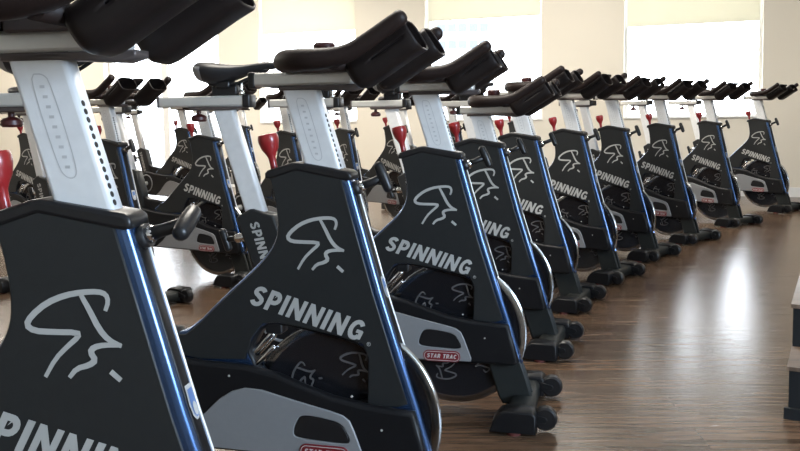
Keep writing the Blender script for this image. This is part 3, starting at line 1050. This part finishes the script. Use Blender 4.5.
def build_room():
    bm = bm_new()
    room_box(bm, U0 - .2, U1 + .2, -0.25, V1 + .2, -0.12, 0.0)
    struct('floor', bm, [M['floor']])
    bm = bm_new()
    room_box(bm, U0 - .2, U1 + .2, -0.25, V1 + .2, HC, HC + 0.12)
    struct('ceiling', bm, [M['ceiling']])
    # window wall with openings
    bm = bm_new()
    cuts = [(door[0], door[1], 0.02)] + [(a, b, SILL) for (a, b, _) in wins]
    u = U0
    for (a, b, zs) in cuts:
        room_box(bm, u, a, -0.25, 0, 0, HC)
        if zs > .1:
            room_box(bm, a, b, -0.25, 0, 0, zs)
        room_box(bm, a, b, -0.25, 0, WTOP, HC)
        u = b
    room_box(bm, u, U1, -0.25, 0, 0, HC)
    struct('wall_back', bm, [M['wall']])
    bm = bm_new()
    room_box(bm, U0 - .2, U0, -0.25, V1, 0, HC)
    struct('wall_left', bm, [M['wall']])
    bm = bm_new()
    room_box(bm, U1, U1 + .2, -0.25, V1, 0, HC)
    struct('wall_right', bm, [M['wall']])
    bm = bm_new()
    room_box(bm, U0, U1, V1, V1 + .2, 0, HC)
    struct('wall_front', bm, [M['wall']])
    # window in the right wall around its daylight
    bm = bm_new()
    for (va, vb, za, zb) in ((7.95, 8.0, .85, 2.65), (11.0, 11.05, .85, 2.65), (7.95, 11.05, .85, .90), (7.95, 11.05, 2.60, 2.65), (9.47, 9.53, .85, 2.65)):
        room_box(bm, U1 - 0.10, U1 - 0.0, va, vb, za, zb)
    struct('window_5', bm, [M['frame_white']])
    # frames and glass
    for i, (a, b, zb) in enumerate(wins):
        bm = bm_new()
        t = 0.035
        room_box(bm, a, a + t, -0.16, -0.10, SILL, WTOP, 0)
        room_box(bm, b - t, b, -0.16, -0.10, SILL, WTOP, 0)
        room_box(bm, a + t, b - t, -0.16, -0.10, SILL, SILL + t, 0)
        room_box(bm, a + t, b - t, -0.16, -0.10, WTOP - t, WTOP, 0)
        room_box(bm, a - .0, b + .0, -0.10, 0.015, SILL - 0.001, SILL + 0.012, 0)
        room_box(bm, a + t, b - t, -0.135, -0.130, SILL + t, WTOP - t, 1)
        struct('window_%d' % (i + 1), bm, [M['frame_white'], M['glass']])
    bm = bm_new()
    a, b = door
    t = 0.05
    for (x0, x1) in ((a, a + t), (b - t, b), ((a + b) / 2 - t, (a + b) / 2 + t)):
        room_box(bm, x0, x1, -0.16, -0.10, 0.02, WTOP, 0)
    room_box(bm, a + t, b - t, -0.16, -0.10, 0.02, 0.09, 0)
    room_box(bm, a + t, b - t, -0.16, -0.10, WTOP - t, WTOP, 0)
    room_box(bm, a + t, b - t, -0.135, -0.130, 0.09, WTOP - t, 1)
    struct('door_1', bm, [M['frame_white'], M['glass']])
    # baseboards on the window wall
    bm = bm_new()
    u = U0
    for (a, b) in (door, (U1, U1)):
        room_box(bm, u, a, 0, 0.014, 0, 0.10)
        u = b
    struct('baseboard_back', bm, [M['frame_white']])
    # portals for daylight
    for (a, b, z0) in [(door[0], door[1], 0.02)] + [(a, b, SILL) for (a, b, _) in wins]:
        c = room((a + b) / 2, -0.22, (z0 + WTOP) / 2)
        area_light('window_portal', c, WN, (b - a), (WTOP - z0), 1.0, (1, 1, 1), portal=True)


build_room()

# roller blinds
blind_labels = ['roller blind lowered a short way over the left window',
                'roller blind over the middle window, above the pale blue building outside',
                'roller blind over the right-hand window, the widest of the blinds']
for (a, b, zb), lab in zip(wins, blind_labels):
    root = bpy.data.objects.new('roller_blind', None)
    COL.objects.link(root)
    root['label'] = lab
    root['category'] = 'blind'
    root['group'] = 'roller blinds over the windows'
    bm = bm_new()
    room_box(bm, a + 0.03, b - 0.03, -0.070, -0.066, zb, WTOP - 0.04)
    finish(bm, 'blind_fabric', [M['blind']], root)
    bm = bm_new()
    room_box(bm, a + 0.03, b - 0.03, -0.076, -0.060, zb - 0.022, zb)
    finish(bm, 'bottom_bar', [M['blind']], root)
    bm = bm_new()
    c0, c1 = room(a + 0.02, -0.068, WTOP - 0.03), room(b - 0.02, -0.068, WTOP - 0.03)
    sweep(bm, [c0, c1], 0.024, 12)
    finish(bm, 'roller', [M['frame_white']], root)

# outside: street and a pale building
bm = bm_new()
ps = [room(-40, -0.6), room(40, -0.6), room(40, -60), room(-40, -60)]
bm.faces.new([bm.verts.new((p.x, p.y, -0.4)) for p in ps])
o = finish(bm, 'street', [M['street']])
o['kind'] = 'structure'
bld = bpy.data.objects.new('office_building', None)
COL.objects.link(bld)
bld['label'] = 'pale blue building far outside, seen through the middle window'
bld['category'] = 'building'
BY = 45.0
bm = bm_new()
boxm(bm, 1.9, 5.2, BY, BY + 10, -0.4, 5.75)
finish(bm, 'facade', [M['facade']], bld)
bm = bm_new()
for zz in (4.35, 5.25):
    for k in range(5):
        boxm(bm, 2.15 + k * 0.58, 2.60 + k * 0.58, BY - 0.06, BY - 0.002, zz, zz + 0.42)
finish(bm, 'window_band', [M['facade_dark']], bld)

# podium steps at the right edge
pd = bpy.data.objects.new('instructor_podium', None)
COL.objects.link(pd)
pd.location = (1.170, 2.43, 0)
pd.rotation_euler = (0, 0, -0.50)
pd['label'] = 'black stepped podium with wood treads cut by the right edge of the frame'
pd['category'] = 'podium'
bm = bm_new()
boxm(bm, 0.0, 1.4, 0.0, 1.4, 0.0, 0.150, 0, 0.0)
boxm(bm, -0.012, 1.4, -0.012, 0.0, 0.0, 0.035, 0, 0.0)
lo = finish(bm, 'lower_step', [M['podium_side']], pd)
bm = bm_new()
boxm(bm, -0.006, 1.4, -0.006, 1.4, 0.150, 0.162, 0)
finish(bm, 'lower_tread', [M['podium_top']], lo)
bm = bm_new()
boxm(bm, -0.004, 1.4, 0.235, 1.4, 0.162, 0.290, 0, 0.0)
up_ = finish(bm, 'upper_step', [M['podium_side']], pd)
bm = bm_new()
boxm(bm, -0.010, 1.4, 0.228, 1.4, 0.290, 0.303, 0)
finish(bm, 'upper_tread', [M['podium_top']], up_)

# ------------------------------------------------------------------ bikes
# x, y, yaw of the neck, handlebar drop, handlebar shift, rail shift, label
FRONT = 'indoor cycling bikes of the front row'
SECOND = 'indoor cycling bikes of the second row'
THIRD = 'indoor cycling bikes of the third row'
BIKES = [
    (-0.5577, 1.1096, -0.1267, -0.024, -0.045, 0.00, FRONT, 'nearest indoor cycling bike, its big dark neck panel cut by the bottom left corner'),
    (-0.3019, 1.8670, -0.2617, 0.00, 0.00, 0.00, FRONT, 'second indoor cycling bike from the camera, its whole printed word in view left of centre'),
    (0.0011, 2.5882, -0.2453, 0.00, -0.06, 0.03, FRONT, 'indoor cycling bike third from the camera, whose saddle stands alone at upper left'),
    (0.2232, 3.3172, -0.3458, 0.075, 0.00, 0.03, FRONT, 'indoor cycling bike fourth from the camera with lowered handlebar, just right of image centre'),
    (0.4943, 4.0717, -0.4655, 0.00, 0.00, 0.00, FRONT, 'indoor cycling bike fifth from the camera, its saddle hidden by the fourth bike'),
    (0.8792, 4.7324, -0.6762, 0.00, 0.00, 0.00, FRONT, 'indoor cycling bike sixth from the camera, before the pillar left of the right-hand window'),
    (1.3084, 5.3913, -0.7646, 0.00, 0.00, 0.00, FRONT, 'indoor cycling bike seventh from the camera, at the left edge of the right-hand window'),
    (1.8269, 6.0385, -0.9050, 0.00, 0.00, 0.00, FRONT, 'indoor cycling bike third from the far right end, below the right-hand window'),
    (2.4781, 6.8202, -1.0000, 0.00, 0.00, 0.00, FRONT, 'indoor cycling bike second from the far right end, pale glare on its neck panel'),
    (3.2264, 7.6079, -0.9183, 0.00, 0.00, 0.00, FRONT, 'farthest indoor cycling bike, last of the front row at the right edge'),
    (-1.5639, 4.2089, -0.5936, 0.00, 0.00, 0.00, SECOND, 'second-row indoor cycling bike just right of the nearest silver post'),
    (-1.2264, 4.7859, -0.4973, 0.00, 0.00, 0.00, SECOND, 'second-row indoor cycling bike with its printed word in view below the lone saddle'),
    (-0.8485, 5.6138, -0.7875, 0.00, 0.00, 0.00, SECOND, 'second-row indoor cycling bike behind the red knob of the second front-row bike'),
    (-0.4884, 6.2298, -0.9428, 0.00, 0.00, 0.00, SECOND, 'second-row indoor cycling bike glimpsed right of the second front-row bike post'),
    (-0.1338, 7.0978, -0.8606, 0.00, 0.00, 0.00, SECOND, 'second-row indoor cycling bike glimpsed left of the third front-row bike neck'),
    (0.40, 7.55, -0.90, 0.00, 0.00, 0.00, SECOND, 'second-row indoor cycling bike mostly hidden behind the fourth front-row bike post'),
    (1.12, 8.45, -0.95, 0.00, 0.00, 0.00, SECOND, 'second-row indoor cycling bike mostly hidden behind the fifth front-row bike'),
    (-2.9351, 6.3239, -0.6052, 0.00, 0.00, 0.00, THIRD, 'third-row indoor cycling bike seen left of the nearest silver post'),
    (-2.1837, 7.9794, -0.5800, 0.00, 0.00, 0.00, THIRD, 'third-row indoor cycling bike with pale crank ring, behind and left of the second row'),
    (-1.85, 9.30, -0.75, 0.00, 0.00, 0.00, THIRD, 'small distant third-row indoor cycling bike under the nose of the lone saddle'),
]
proto = make_bike()
tree = [(c, children_of(c)) for c in children_of(proto)]
for i, (x, y, yaw, drop, hshift, rshift, grp, lab) in enumerate(BIKES):
    if i == 0:
        b, kids = proto, [c for c, _ in tree]
        store = [(c, c.get('moves', 0)) for c in kids]
    else:
        b, kids = copy_bike(proto, tree)
    c, s = math.cos(yaw), math.sin(yaw)
    b.location = (x - 0.024 * s, y + 0.024 * c, 0)
    b.rotation_euler = (0, 0, yaw)
    b['label'] = lab
    b['category'] = 'exercise bike'
    b['group'] = grp
    for k in kids:
        mv = k.get('moves', 0)
        k.location = (0, 0, 0)
        if mv:
            k.location = (0.285 * drop + (rshift if mv == 2 else 0) + (hshift + 0.006 if mv == 3 else 0), 0, -drop)
        if k.name.split('.')[0] in ('seat', 'seat_slider_rail'):
            k.location = (0.026, 0, 0) if 'slider' in k.name else (0.046, 0, 0.004)
for i_, turn in ((0, 1.95),):
    k = next(c for c in tree[0:] if c[0].name.startswith('height_pin'))[0]
    axis = Vector((0.048, 0, 0.016)).normalized()
    piv = Vector((0.267, 0, 0.806))
    k.matrix_local = Matrix.Translation(piv) @ Matrix.Rotation(turn, 4, axis) @ Matrix.Translation(-piv)
for o in bpy.data.objects:
    if 'moves' in o.keys():
        del o['moves']
